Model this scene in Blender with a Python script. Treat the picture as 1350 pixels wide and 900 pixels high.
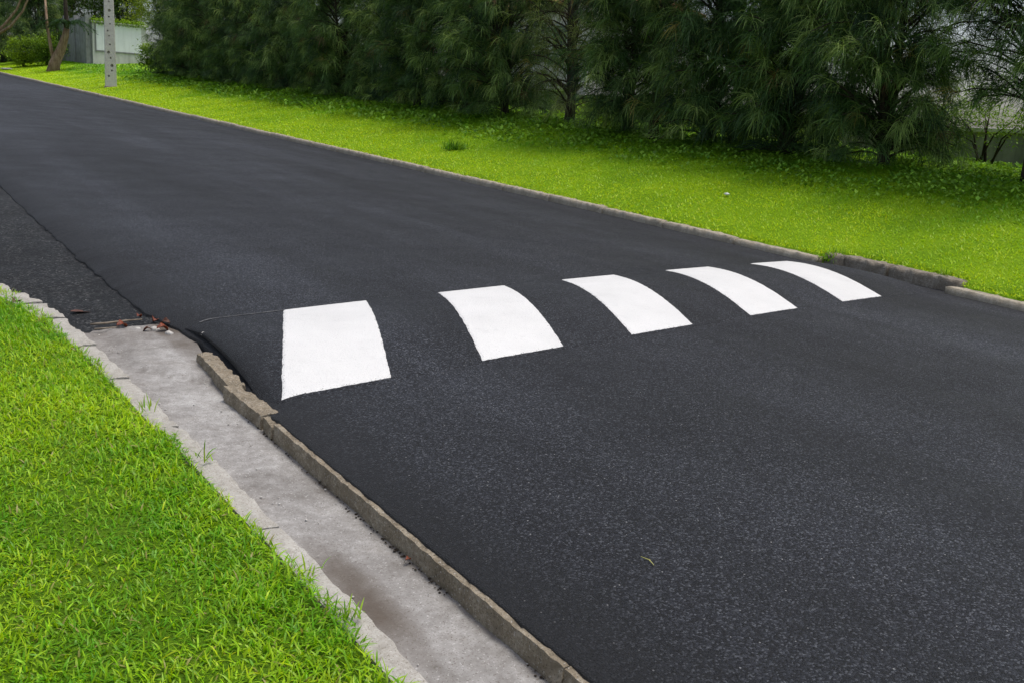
import bpy, bmesh, math, random
import numpy as np
from mathutils import Vector, Matrix, noise as mnoise

for o in list(bpy.data.objects): bpy.data.objects.remove(o)
scene = bpy.context.scene
COL = scene.collection
R = math.radians
SLOPE = 0.04855            # the road climbs away from the camera

# ------------------------------------------------------------------ camera
cam_d = bpy.data.cameras.new('camera'); cam = bpy.data.objects.new('camera', cam_d); COL.objects.link(cam)
yaw, pit, rol = R(35.36), R(12.02), R(3.27)
d = Vector((math.sin(yaw)*math.cos(pit), math.cos(yaw)*math.cos(pit), -math.sin(pit)))
r = Vector((math.cos(yaw), -math.sin(yaw), 0)); u = r.cross(d)
r2 = r*math.cos(rol)+u*math.sin(rol); u2 = -r*math.sin(rol)+u*math.cos(rol)
m = Matrix((r2, u2, -d)).transposed().to_4x4(); m.translation = (0, 0, 1.275)
cam.matrix_world = m
cam_d.sensor_width = 36; cam_d.lens = 36*1300/1350
cam_d.clip_start = 0.05; cam_d.clip_end = 2000
scene.camera = cam

# ------------------------------------------------------------------ sky, sun, exposure
SUN_EL, SUN_AZ = R(74), R(118)       # azimuth from +Y towards +X (high, over the tree row)
w = bpy.data.worlds.new('World'); scene.world = w; w.use_nodes = True
nt = w.node_tree; nt.nodes.clear()
sky = nt.nodes.new('ShaderNodeTexSky'); sky.sky_type = 'NISHITA'; sky.sun_disc = False
sky.sun_elevation = SUN_EL; sky.sun_rotation = SUN_AZ; sky.air_density = 1.0; sky.dust_density = 4.0; sky.ozone_density = 1.0
hs = nt.nodes.new('ShaderNodeHueSaturation'); hs.inputs['Saturation'].default_value = 0.7
bg = nt.nodes.new('ShaderNodeBackground'); bg.inputs['Strength'].default_value = 0.15
wo = nt.nodes.new('ShaderNodeOutputWorld')
nt.links.new(sky.outputs[0], hs.inputs['Color']); nt.links.new(hs.outputs[0], bg.inputs['Color']); nt.links.new(bg.outputs[0], wo.inputs['Surface'])
sun_d = bpy.data.lights.new('sun', 'SUN'); sun = bpy.data.objects.new('sun', sun_d); COL.objects.link(sun)
sun_d.energy = 1.5; sun_d.angle = R(16); sun_d.color = (1.0, 0.96, 0.88)
sv = Vector((math.sin(SUN_AZ)*math.cos(SUN_EL), math.cos(SUN_AZ)*math.cos(SUN_EL), math.sin(SUN_EL)))
sun.rotation_euler = sv.to_track_quat('Z', 'Y').to_euler(); sun.location = (20, 10, 30)
vs = scene.view_settings
vs.view_transform = 'Standard'; vs.look = 'None'; vs.gamma = 1.0; vs.use_curve_mapping = False; vs.exposure = 0.24

# ------------------------------------------------------------------ helpers
rng = np.random.default_rng(7)
def tag(o, label=None, cat=None, group=None, kind=None):
    if label: o['label'] = label
    if cat: o['category'] = cat
    if group: o['group'] = group
    if kind: o['kind'] = kind
    return o
def empty(name, loc=(0, 0, 0), rz=0):
    o = bpy.data.objects.new(name, None); COL.objects.link(o); o.location = loc; o.rotation_euler = (0, 0, rz)
    o.empty_display_size = .2
    return o
def link(name, me, parent=None, mat=None):
    o = bpy.data.objects.new(name, me); COL.objects.link(o); o.parent = parent
    if mat and not me.materials: me.materials.append(mat)
    return o
def mesh_np(name, V, F, smooth=False, col=None, attrs=None):
    V = np.asarray(V, np.float32); F = np.asarray(F, np.int32); k = F.shape[1]
    me = bpy.data.meshes.new(name)
    me.vertices.add(len(V)); me.vertices.foreach_set('co', V.ravel())
    me.loops.add(F.size); me.polygons.add(len(F))
    me.polygons.foreach_set('loop_start', np.arange(0, F.size, k, dtype=np.int32))
    me.loops.foreach_set('vertex_index', F.ravel())
    me.update(calc_edges=True)
    if smooth: me.polygons.foreach_set('use_smooth', np.ones(len(F), bool))
    if col is not None:
        a = me.color_attributes.new('Col', 'FLOAT_COLOR', 'POINT')
        c = np.ones((len(V), 4), np.float32); c[:, :3] = col; a.data.foreach_set('color', c.ravel())
    for n, arr in (attrs or {}).items():
        a = me.attributes.new(n, 'FLOAT', 'POINT'); a.data.foreach_set('value', np.asarray(arr, np.float32))
    return me
def grid_faces(nx, ny):
    i = np.arange(nx*ny).reshape(ny, nx)
    return np.stack([i[:-1, :-1], i[:-1, 1:], i[1:, 1:], i[1:, :-1]], -1).reshape(-1, 4)
def vnoise(x, y, s=1.0, seed=0):
    x = np.asarray(x, float)*s+seed*17.31+1000; y = np.asarray(y, float)*s+seed*9.17+1000
    xi = np.floor(x).astype(np.int64); yi = np.floor(y).astype(np.int64); fx = x-xi; fy = y-yi
    def h(a, b):
        n = (a*374761393+b*668265263+seed*1442695) & 0x7fffffff
        n = ((n ^ (n >> 13))*1274126177) & 0x7fffffff
        return ((n ^ (n >> 16)) & 0xffff)/65535.0
    fx = fx*fx*(3-2*fx); fy = fy*fy*(3-2*fy)
    return (h(xi, yi)*(1-fx)+h(xi+1, yi)*fx)*(1-fy)+(h(xi, yi+1)*(1-fx)+h(xi+1, yi+1)*fx)*fy
def fbm(x, y, s=1.0, seed=0, oct=3):
    v = 0; a = .5; t = 0
    for k in range(oct): v = v+a*vnoise(x, y, s*2**k, seed+k); t += a; a *= .5
    return v/t
def ribbons(P, D0, L, W, droop, seg=3, side=None, taper=(1., .9, .6, .08), width_floor=0.0):
    """P base points, D0 unit start directions, droop = gravity pull per segment. Returns V, F, param along blade."""
    n = len(P); p = P.copy(); dd = D0.copy()
    if side is None:
        side = np.cross(D0, np.array([0, 0, 1.0])); q = np.linalg.norm(side, axis=1, keepdims=True); side = np.where(q > 1e-4, side/np.maximum(q, 1e-4), np.array([1.0, 0, 0]))
    tp = np.interp(np.linspace(0, 1, seg+1), np.linspace(0, 1, len(taper)), taper)
    rows = []
    for k in range(seg+1):
        hw = (W*.5*tp[k])[:, None]
        rows.append(p-side*hw); rows.append(p+side*hw)
        if k < seg:
            p = p+dd*(L/seg)[:, None]
            dd = dd+np.array([0, 0, -1.0])*droop[:, None]; dd /= np.linalg.norm(dd, axis=1, keepdims=True)
    V = np.stack(rows, 1).reshape(-1, 3)
    b = (np.arange(n)*(2*(seg+1)))[:, None]
    F = np.concatenate([b+np.array([[2*k, 2*k+1, 2*k+3, 2*k+2]]) for k in range(seg)], 1).reshape(-1, 4)
    t = np.tile(np.repeat(np.linspace(0, 1, seg+1), 2), n)
    return V, F, t
def tube(V, F, pts, rad, sides=6, cap=True):
    """append a tapered tube to python lists"""
    base = len(V); n = len(pts); up = Vector((0.3, 0.1, 1))
    for i, p in enumerate(pts):
        p = Vector(p); a = Vector(pts[max(i-1, 0)]); b = Vector(pts[min(i+1, n-1)])
        t = (b-a).normalized() if (b-a).length > 1e-6 else Vector((0, 0, 1))
        s = t.cross(Vector((1, 0, 0)) if abs(t.x) < .9 else Vector((0, 1, 0))).normalized(); q = t.cross(s)
        for j in range(sides):
            an = 2*math.pi*j/sides
            V.append(tuple(p+(s*math.cos(an)+q*math.sin(an))*rad[i]))
    for i in range(n-1):
        for j in range(sides):
            a = base+i*sides+j; b = base+i*sides+(j+1) % sides
            F.append((a, b, b+sides, a+sides))
    if cap:
        F.append(tuple(base+(n-1)*sides+j for j in range(sides))); F.append(tuple(base+j for j in reversed(range(sides))))
def pyd(name, V, F, smooth=False):
    me = bpy.data.meshes.new(name); me.from_pydata(V, [], F); me.update()
    if smooth:
        for p in me.polygons: p.use_smooth = True
    return me

# ------------------------------------------------------------------ materials
class N:
    def __init__(s, name):
        s.m = bpy.data.materials.new(name); s.m.use_nodes = True; s.t = s.m.node_tree; s.t.nodes.clear()
        s.out = s.n('ShaderNodeOutputMaterial'); s.b = s.n('ShaderNodeBsdfPrincipled'); s.l(s.b.outputs[0], s.out.inputs['Surface'])
        s.co = s.n('ShaderNodeTexCoord').outputs['Object']
    def n(s, t, **k):
        x = s.t.nodes.new(t)
        for a, b in k.items(): setattr(x, a, b)
        return x
    def l(s, a, b): s.t.links.new(a, b)
    def map(s, scale, src=None):
        x = s.n('ShaderNodeMapping'); x.inputs['Scale'].default_value = scale; s.l(src or s.co, x.inputs['Vector']); return x.outputs[0]
    def noise(s, scale, detail=4, rough=.55, src=None, out='Fac', dist=0):
        x = s.n('ShaderNodeTexNoise'); x.inputs['Scale'].default_value = scale; x.inputs['Detail'].default_value = detail; x.inputs['Roughness'].default_value = rough; x.inputs['Distortion'].default_value = dist
        s.l(src or s.co, x.inputs['Vector']); return x.outputs[out]
    def vor(s, scale, out='Distance', feature='F1', src=None):
        x = s.n('ShaderNodeTexVoronoi'); x.feature = feature; x.inputs['Scale'].default_value = scale; s.l(src or s.co, x.inputs['Vector']); return x.outputs[out]
    def ramp(s, fac, stops, interp='LINEAR'):
        x = s.n('ShaderNodeValToRGB'); x.color_ramp.interpolation = interp
        e = x.color_ramp.elements
        while len(e) < len(stops): e.new(.5)
        for a, (p, c) in zip(e, stops):
            a.position = p; a.color = (*c, 1) if isinstance(c, tuple) else (c, c, c, 1)
        s.l(fac, x.inputs['Fac']); return x.outputs['Color']
    def mix(s, fac, a, b, blend='MIX'):
        x = s.n('ShaderNodeMix', data_type='RGBA', blend_type=blend)
        for sock, v in ((x.inputs['Factor'], fac), (x.inputs[6], a), (x.inputs[7], b)):
            if hasattr(v, 'is_linked'): s.l(v, sock)
            elif isinstance(v, tuple): sock.default_value = (*v, 1)
            else: sock.default_value = v
        return x.outputs[2]
    def math(s, op, a, b=0.0, clamp=False):
        x = s.n('ShaderNodeMath', operation=op, use_clamp=clamp)
        for i, v in enumerate((a, b)):
            if hasattr(v, 'is_linked'): s.l(v, x.inputs[i])
            else: x.inputs[i].default_value = v
        return x.outputs[0]
    def attr(s, n, out='Fac'):
        return s.n('ShaderNodeAttribute', attribute_name=n).outputs[out]
    def bump(s, h, dist, strength=1.0, normal=None):
        x = s.n('ShaderNodeBump'); x.inputs['Distance'].default_value = dist; x.inputs['Strength'].default_value = strength; s.l(h, x.inputs['Height'])
        if normal: s.l(normal, x.inputs['Normal'])
        return x.outputs[0]
    def fin(s, col, rough=.8, normal=None, spec=.5):
        if hasattr(col, 'is_linked'): s.l(col, s.b.inputs['Base Color'])
        else: s.b.inputs['Base Color'].default_value = (*col, 1)
        if hasattr(rough, 'is_linked'): s.l(rough, s.b.inputs['Roughness'])
        else: s.b.inputs['Roughness'].default_value = rough
        s.b.inputs['Specular IOR Level'].default_value = spec
        if normal: s.l(normal, s.b.inputs['Normal'])
        return s.m

def asphalt(name, coarse=False):
    k = N(name); k.co = k.n('ShaderNodeNewGeometry').outputs['Position']; sc = 95 if coarse else 180
    cell = k.vor(sc, 'Color'); sep = k.n('ShaderNodeSeparateColor'); k.l(cell, sep.inputs[0]); rnd = sep.outputs[0]
    if coarse: base = k.ramp(rnd, [(0, (.003, .003, .0035)), (.5, (.008, .0085, .009)), (.85, (.033, .034, .034)), (1, (.12, .12, .115))])
    else: base = k.ramp(rnd, [(0, (.0022, .0023, .0032)), (.5, (.0092, .0103, .0145)), (.85, (.029, .032, .041)), (1, (.088, .094, .107))])
    # rolled streaks along the road and mottled patches
    streak = k.noise(1.0, 5, .6, k.map((1.5, .10, 1)))
    patch = k.noise(.85, 5, .6)
    fac = k.math('ADD', k.math('MULTIPLY', streak, .85), k.math('MULTIPLY', patch, .35))
    base = k.mix(1.0, base, k.ramp(fac, [(.40, .55), (.58, 1.0), (.78, 1.8)]), 'MULTIPLY')
    chips = k.vor(sc*.42, 'Color'); s2 = k.n('ShaderNodeSeparateColor'); k.l(chips, s2.inputs[0])
    cd = k.vor(sc*.42, 'Distance')
    cm = k.math('MULTIPLY', k.math('GREATER_THAN', s2.outputs[1], .972 if not coarse else .94), k.math('LESS_THAN', cd,   .20))
    base = k.mix(cm, base, (.26, .26, .26))
    tar = k.attr('tar')
    base = k.mix(tar, base, k.mix(.82, base, (.006, .006, .007)))
    dist = k.vor(sc, 'Distance'); fine = k.noise(sc*3.2, 2, .6)
    h = k.math('ADD', k.math('MULTIPLY', dist, -1.0), k.math('MULTIPLY', fine, .5))
    nm = k.bump(h, .0055 if not coarse else .018, 1.0)
    return k.fin(base, k.ramp(k.noise(2.0, 3), [(.3, .62), (.7, .76)]), nm, .34)
M = {}
M['asphalt'] = asphalt('asphalt'); M['old_asphalt'] = asphalt('old_asphalt', True)

def paint():
    k = N('road_paint')
    n = k.noise(55, 4, .7); n2 = k.noise(3.0, 3)
    wear = k.math('GREATER_THAN', k.math('ADD', n, k.math('MULTIPLY', k.math('SUBTRACT', k.attr('edge'), 1.0), -.0)), .735)
    edge = k.math('GREATER_THAN', k.math('ADD', k.noise(120, 3, .7), k.math('MULTIPLY', k.attr('edge'), .12)), .71)
    m_ = k.math('MAXIMUM', wear, edge)
    c = k.ramp(n2, [(.3, (.63, .625, .615)), (.7, (.69, .685, .675))])
    c = k.mix(k.ramp(k.noise(9, 6, .75), [(.55, 0.0), (.8, .35)]), c, (.42, .42, .41))
    c = k.mix(k.math('MULTIPLY', k.math('GREATER_THAN', k.noise(260, 2, .6), .66), .6), c, (.25, .25, .25))
    c = k.mix(m_, c, (.06, .06, .065))
    h = k.math('ADD', k.math('MULTIPLY', k.vor(125), -.6), k.math('MULTIPLY', k.noise(400, 2), .4))
    return k.fin(c, .62, k.bump(h, .004, .8), .3)
M['paint'] = paint()

def concrete(name, c0, c1, c2, sc=1.0, bump=.003, stain=None, grime=(.09, .075, .055)):
    k = N(name)
    a = k.noise(2.5*sc, 8, .65); b = k.noise(14*sc, 6, .7); g = k.noise(60, 4, .6)
    c = k.ramp(k.math('ADD', k.math('MULTIPLY', a, .6), k.math('MULTIPLY', b, .4)), [(.3, c0), (.5, c1), (.68, c2)])
    c = k.mix(k.ramp(k.noise(5*sc, 8, .75), [(.52, 0.0), (.75, .7)]), c, grime)
    c = k.mix(k.math('MULTIPLY', k.math('GREATER_THAN', k.noise(190, 2, .5), .63), .7), c, grime)
    c = k.mix(k.math('MULTIPLY', k.math('GREATER_THAN', k.noise(140, 2, .5, k.map((1.1, .9, 1))), .65), .5), c, k.mix(.5, c, (.75, .74, .72)))
    if stain: c = k.mix(k.attr(stain), c, k.mix(.88, c, (.085, .066, .05)))
    h = k.math('ADD', k.math('MULTIPLY', b, .5), k.math('MULTIPLY', g, .5))
    return k.fin(c, .88, k.bump(h, bump, .9), .25)
M['gutter'] = concrete('gutter_concrete', (.13, .118, .105), (.27, .258, .245), (.47, .46, .445), 1.6, .006, 'stain', (.12, .10, .08))
M['kerb_brown'] = concrete('kerb_concrete', (.10, .08, .055), (.235, .195, .14), (.44, .39, .31), 4.0, .012, None, (.06, .048, .034))
M['edging'] = concrete('edging_concrete', (.22, .20, .17), (.37, .35, .315), (.50, .485, .45), 2.5, .006, None, (.15, .12, .09))
M['kerb_grey'] = concrete('kerb_grey_concrete', (.17, .14, .095), (.36, .315, .24), (.56, .51, .42), 2.2, .006, None, (.07, .058, .042))
M['kerb_dark'] = concrete('kerb_dark_concrete', (.10, .082, .06), (.22, .188, .145), (.42, .38, .32), 3.0, .01, None, (.03, .026, .022))
M['pole'] = concrete('pole_concrete', (.48, .45, .40), (.62, .595, .545), (.72, .70, .65), 3.0, .004, None, (.22, .185, .145))

def wallmat(name, c0, c1, streakc, amt):
    k = N(name)
    s = k.noise(1.0, 6, .65, k.map((5, 5, .5))); b = k.noise(3.5, 6, .6)
    c = k.ramp(b, [(.3, c0), (.7, c1)])
    c = k.mix(k.ramp(s, [(.48, 0.0), (.7, amt)]), c, streakc)
    c = k.mix(k.ramp(k.noise(9, 5, .7), [(.6, 0.0), (.75, amt)]), c, streakc)
    return k.fin(c, .9, k.bump(k.noise(40, 4), .003, .7), .2)
M['wall_grey'] = wallmat('grey_render', (.20, .20, .20), (.31, .31, .31), (.10, .10, .10), .7)
M['wall_light'] = wallmat('weathered_render', (.50, .49, .47), (.60, .59, .57), (.28, .27, .25), .6)
M['wall_white'] = wallmat('white_panel_paint', (.74, .75, .77), (.82, .83, .85), (.52, .52, .53), .4)
M['cream'] = wallmat('cream_render', (.52, .50, .45), (.60, .58, .53), (.36, .33, .28), .3)
k = N('roof_tile'); M['roof'] = k.fin(k.ramp(k.noise(3, 4), [(.3, (.30, .12, .05)), (.7, (.42, .19, .08))]), .8)
k = N('window_glass'); M['glass'] = k.fin((.05, .06, .07), .15)

def leafmat(name, trans=.3, rough=.5, spec=.35):
    k = N(name); c = k.attr('Col', 'Color')
    k.l(c, k.b.inputs['Base Color']); k.b.inputs['Roughness'].default_value = rough; k.b.inputs['Specular IOR Level'].default_value = spec
    tr = k.n('ShaderNodeBsdfTranslucent')
    k.l(k.mix(1.0, c, (1.25, 1.15, .55), 'MULTIPLY'), tr.inputs['Color'])
    mx = k.n('ShaderNodeMixShader'); mx.inputs[0].default_value = trans
    k.l(k.b.outputs[0], mx.inputs[1]); k.l(tr.outputs[0], mx.inputs[2]); k.l(mx.outputs[0], k.out.inputs['Surface'])
    return k.m
M['grass'] = leafmat('grass_blades', .38, .45, .35); M['needle'] = leafmat('casuarina_needles', .22, .55, .3); M['leaf'] = leafmat('broad_leaves', .3, .6, .2)
k = N('bark'); a = k.noise(1, 8, .7, k.map((18, 18, 4)))
M['bark'] = k.fin(k.ramp(a, [(.3, (.022, .017, .013)), (.55, (.06, .047, .035)), (.75, (.12, .10, .08))]), .95, k.bump(a, .02, 1), .15)
k = N('pale_bark'); a = k.noise(1, 8, .7, k.map((14, 14, 3)))
M['pale_bark'] = k.fin(k.ramp(a, [(.3, (.10, .06, .035)), (.5, (.27, .18, .115)), (.72, (.42, .32, .23))]), .92, k.bump(a, .03, 1), .2)
k = N('turf_soil'); a = k.noise(1.2, 5, .6); b = k.noise(60, 5, .7)
c = k.ramp(a, [(.3, (.14, .28, .008)), (.5, (.20, .36, .008)), (.7, (.26, .42, .010))])
c = k.mix(k.ramp(b, [(.45, 0.0), (.65, .6)]), c, (.09, .17, .010))
M['turf'] = k.fin(c, .95, k.bump(b, .03, 1), .1)
k = N('lawn_soil'); b = k.noise(90, 5, .7)
M['lawn_soil'] = k.fin(k.ramp(b, [(.35, (.06, .12, .008)), (.6, (.13, .26, .010)), (.75, (.19, .31, .015))]), .95, k.bump(b, .02, 1), .1)
k = N('ground_soil'); M['soil'] = k.fin(k.ramp(k.noise(.5, 6), [(.3, (.05, .08, .02)), (.7, (.09, .10, .035))]), .95)
k = N('dead_leaf'); M['dead_leaf'] = k.fin(k.ramp(k.noise(25, 4), [(.3, (.08, .018, .008)), (.6, (.24, .05, .014))]), .55, None, .4)
k = N('dark_dead_leaf'); M['dark_leaf'] = k.fin(k.ramp(k.noise(25, 4), [(.3, (.035, .014, .008)), (.6, (.11, .035, .015))]), .6, None, .4)
k = N('straw'); M['straw'] = k.fin((.42, .40, .12), .6)
k = N('twig'); M['twig'] = k.fin(k.ramp(k.noise(30, 4), [(.3, (.10, .075, .05)), (.7, (.30, .25, .19))]), .85)
k = N('pale_stone'); M['stone'] = k.fin(k.ramp(k.noise(20, 5), [(.3, (.30, .28, .25)), (.7, (.55, .53, .50))]), .85, k.bump(k.noise(60, 4), .003))

# ------------------------------------------------------------------ the lie of the land
XL, XR = 1.331, 7.248
def lift(y): return SLOPE*np.clip(y, -40, 75)
def crown(x):
    t = np.clip((x-XL)/(XR-XL), 0, 1); return .0325*4*t*(1-t)
V0, HW, KS, MS = 3.595, .686, .408, .1439
def hump_t(x, y): return (y-MS*(x-XL)-MS*KS*V0)/(1-MS*KS)
def hump(x, y):
    t = np.clip((hump_t(x, y)-V0-HW)/HW, -1, 1)
    prof = (1-t*t)**1.1
    side = np.clip((x-XL)/.35, 0, 1)*np.clip((XR+.05-x)/.35, 0, 1)
    return .053*prof*(.35+.65*side*(2-side))
LE_Y = np.array([-30, 3.3, 3.53, 3.75, 3.93, 4.25, 4.7, 4.95, 5.3, 6, 7, 9, 10.7, 20, 80])
LE_X = np.array([1.350, 1.350, 1.36, 1.392, 1.412, 1.435, 1.47, 1.44, 1.38, 1.365, 1.37, 1.40, 1.44, 1.46, 1.46])
def left_edge(y): return np.interp(y, LE_Y, LE_X)
def verge_z(x, y):
    t = (x-7.36)/(10.875-7.36)
    z = .08+.665*np.where(t < 1, np.clip(t, 0, 1)**1.04, 1)+np.where(t > 1, .02*(x-10.875), 0)
    far = np.clip((y-38)/8, 0, 1)
    z = z+far*.075*np.clip(x-11.0, 0, 4)
    hum = np.clip((x-7.5)/1.5, 0, 1)
    return z+hum*(.05*(fbm(x, y, .55, 3)-.5)+.03*(fbm(x, y, 1.9, 8)-.5))
def lawn_z(x, y): return -.012+.012*(fbm(x, y, 1.2, 21)-.5)*2+.02*np.clip((.6-x)/1.0, 0, 3)

def recess(y): return np.clip((y-4.28)/.06, 0, 1)*np.clip((5.6-y)/.08, 0, 1)
# ground sheet out to the horizon
gx = np.concatenate([np.linspace(-900, -20, 12), np.linspace(-15, 40, 20), np.linspace(50, 900, 12)]); gy = np.concatenate([np.linspace(-900, -45, 10), np.linspace(-40, 80, 25), np.linspace(90, 1200, 14)])
X, Y = np.meshgrid(gx, gy); Z = lift(Y)-.30+np.clip((X-12)/3, 0, 1)*.65
o = link('ground', mesh_np('ground', np.stack([X, Y, Z], -1).reshape(-1, 3), grid_faces(len(gx), len(gy)), True), None, M['soil']); tag(o, 'broad grassy earth reaching beyond the wall to the horizon', 'ground', kind='structure')

# road: fresh asphalt carpet with a rolled left edge
ry = np.concatenate([np.arange(-12, 0, .5), np.arange(0, 9, .05), np.arange(9, 20, .25), np.arange(20, 82, 1.0)])
rt = np.concatenate([[-.001, 0, .002, .005, .009, .015, .024, .036], np.linspace(.055, .99, 36), [1.0, 1.001]])
Yg, Tg = np.meshgrid(ry, rt, indexing='ij')
jag = (fbm(Yg*1.0, Yg*0+3, 14, 31)-.5)*(.010+.022*np.clip((Yg-3.3)/.4, 0, 1)+.015*np.clip((Yg-5.2)/.5, 0, 1))*np.clip((Yg+1)/1, 0, 1)*np.clip((12-Yg)/3, 0, 1)
le = left_edge(Yg)+jag; Xg = le+(7.262-le)*Tg
open_edge = np.clip((Yg-3.4)/.3, 0, 1)
ed = np.clip((Xg-le)/.16, 0, 1)
Zg = lift(Yg)+crown(Xg)-(.001+.039*open_edge)*(1-ed)**1.6+.004*(fbm(Xg, Yg, .9, 12)-.5)
Zg[:, 0] -= .13; Zg[:, -1] -= .12
tarw = np.clip(1-(Xg-le)/(.20+.2*fbm(Xg, Yg, 5, 40)), 0, 1)**.8
tarw = np.clip(tarw+np.clip(1-(7.25-Xg)/.2, 0, 1)*.5*fbm(Xg, Yg, 3, 41), 0, 1)
o = link('road', mesh_np('road', np.stack([Xg, Yg, Zg], -1).reshape(-1, 3), grid_faces(len(rt), len(ry)), True, attrs={'tar': tarw.ravel()}), None, M['asphalt'])
tag(o, 'fresh dark asphalt road running uphill past the hedge of trees', 'road', kind='structure')

# old rough asphalt apron between road edge and lawn
ay = np.arange(5.02, 30, .06); at_ = np.linspace(0, 1, 26)
Yg, Tg = np.meshgrid(ay, at_, indexing='ij')
x0 = np.interp(Yg, [5, 5.3, 5.8, 6.3, 8, 30], [1.02, .99, .84, .78, .70, .70]); x1 = left_edge(Yg)+.05
Xg = x0+(x1-x0)*Tg
Zg = lift(Yg)-.075+.03*Tg+.014*(fbm(Xg, Yg, 6, 50)-.5)+.012*(fbm(Xg, Yg, 22, 51)-.5)-.05*np.clip(1-(Yg-5.02)/.12, 0, 1)**2
tarw = np.clip(1-Tg/.22, 0, 1)*.8+np.clip((fbm(Xg, Yg, 5, 55)-.55)*3, 0, .7)
o = link('old_asphalt_apron', mesh_np('apron', np.stack([Xg, Yg, Zg], -1).reshape(-1, 3), grid_faces(len(at_), len(ay)), True, attrs={'tar': np.clip(tarw, 0, 1).ravel()}), None, M['old_asphalt'])
tag(o, 'coarse worn asphalt strip sunk below the fresh road edge', 'road edge', kind='structure')

# concrete gutter channel
gy_ = np.arange(-3, 5.20, .04); gt = np.linspace(0, 1, 18)
Yg, Tg = np.meshgrid(gy_, gt, indexing='ij')
x0 = np.interp(Yg, [-3, 4.2, 5.2], [1.035, 1.0, .99]); x1 = np.interp(Yg, [-3, 4.3, 4.75, 5.2], [1.36, 1.40, 1.47, 1.45])
Xg = x0+(x1-x0)*Tg
Zg = lift(Yg)-.070+.010*(fbm(Xg, Yg, 4, 60)-.5)+.006*(fbm(Xg, Yg, 20, 61)-.5)+.02*np.clip(.15-Tg, 0, 1)
slab = np.clip((Yg-4.05-.5*(1-Tg))/.05, 0, 1)*np.clip((Tg-.25)/.1, 0, 1); Zg = Zg+slab*.014
Zg = Zg+.012*np.clip((Yg-4.7)/.1, 0, 1)*fbm(Xg, Yg, 14, 66)-.06*np.clip((Yg-5.10-.06*fbm(Xg, Yg, 9, 64))/.04, 0, 1)
st = np.clip(1-np.hypot((Xg-1.115)/.085, (Yg-2.2)/.40), 0, 1)**.6*(.6+.9*fbm(Xg, Yg, 9, 62))
st = st+np.clip(1-(np.interp(Yg, [-3, 3.3, 4.4], [1.331, 1.331, 1.36])-Xg)/.035, 0, 1)*1.1*fbm(Xg, Yg, 7, 65)+np.clip((Yg-4.6)/.4, 0, 1)*.75*fbm(Xg, Yg, 6, 63)+np.clip(1-abs(Yg-4.05-.5*(1-Tg))/.02, 0, 1)*np.clip((Tg-.25)/.1, 0, 1)*.6  # also darkens the kerb foot crevice with its debris, far end and slab line
o = link('gutter', mesh_np('gutter', np.stack([Xg, Yg, Zg], -1).reshape(-1, 3), grid_faces(len(gt), len(gy_)), True, attrs={'stain': np.clip(st, 0, 1).ravel()}), None, M['gutter'])
tag(o, 'pale grey concrete gutter channel between lawn and road', 'gutter', kind='structure')

# verge and lawn sheets
vx = np.concatenate([np.linspace(7.31, 11.2, 40), np.linspace(11.4, 16.5, 18)]); vy = np.concatenate([np.arange(-6, 4, .25), np.arange(4, 6, .04), np.arange(6, 20, .25), np.arange(20, 78, .6)])
X, Y = np.meshgrid(vx, vy); X = X+.18*recess(Y)*np.clip((9-X)/1.7, 0, 1); Z = lift(Y)+verge_z(X, Y); Z[:, 0] -= .12
o = link('verge_right', mesh_np('verge', np.stack([X, Y, Z], -1).reshape(-1, 3), grid_faces(len(vx), len(vy)), True), None, M['turf']); tag(o, 'turf bank rising from the far kerb to the tree row', 'verge', kind='structure')
def lawn_edge(y): return np.interp(y, [-10, 1.7, 2.6, 3.6, 4.3, 5.0, 5.5, 6.0, 6.6, 9, 30], [.965, .962, .955, .935, .915, .885, .835, .76, .71, .67, .65])
vy = np.concatenate([np.arange(-6, 8, .1), np.arange(8, 60, 1.0)]); tt = np.concatenate([np.linspace(0, .8, 20), np.linspace(.82, 1, 10)])
Yg, Tg = np.meshgrid(vy, tt, indexing='ij'); le = lawn_edge(Yg)+.012; Xg = -12+(le+12)*Tg
Zg = lift(Yg)+lawn_z(Xg, Yg)-.03*np.clip((Tg-.998)/.002, 0, 1)
o = link('lawn_left', mesh_np('lawn', np.stack([Xg, Yg, Zg], -1).reshape(-1, 3), grid_faces(len(tt), len(vy)), True), None, M['lawn_soil']); tag(o, 'flat turf ground under the near lawn beside the gutter', 'lawn', kind='structure')

# ------------------------------------------------------------------ speed bump with five painted stripes
sb = empty('speed_bump', (4.2, 4.4, 0)); tag(sb, 'low asphalt speed bump across the road with five white painted stripes', 'speed bump')
na, nt_ = 120, 46
Ag, Tg = np.meshgrid(np.linspace(0, 1, na), np.linspace(V0-.03, V0+2*HW+.03, nt_))
def bump_xy(a, t): return a+KS*(t-V0), t+MS*(a-XL)
a_lo = 1.40-KS*(Tg-V0); a_hi = 7.25-KS*(Tg-V0)
Aa = a_lo+(a_hi-a_lo)*Ag; Xg, Yg = bump_xy(Aa, Tg)
lo_fix = np.maximum(left_edge(Yg)+.02-Xg, 0)*np.clip(1-Ag*12, 0, 1); Xg = Xg+lo_fix
ed = np.clip((Xg-left_edge(Yg))/.16, 0, 1)
def bump_z(x, y):
    ed = np.clip((x-left_edge(y))/.16, 0, 1)
    return lift(y)+crown(x)-(.001+.039*np.clip((y-3.4)/.3, 0, 1))*(1-ed)**1.6+.006+hump(x, y)+.004*(fbm(x, y, .9, 12)-.5)
Zg = bump_z(Xg, Yg); Zg[0] -= .012; Zg[-1] -= .012; Zg[:, 0] -= .02; Zg[:, -1] -= .02
off = np.array([4.2, 4.4, 0])
tarw = np.clip(1-(Xg-left_edge(Yg))/.2, 0, 1)**1.2
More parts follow.
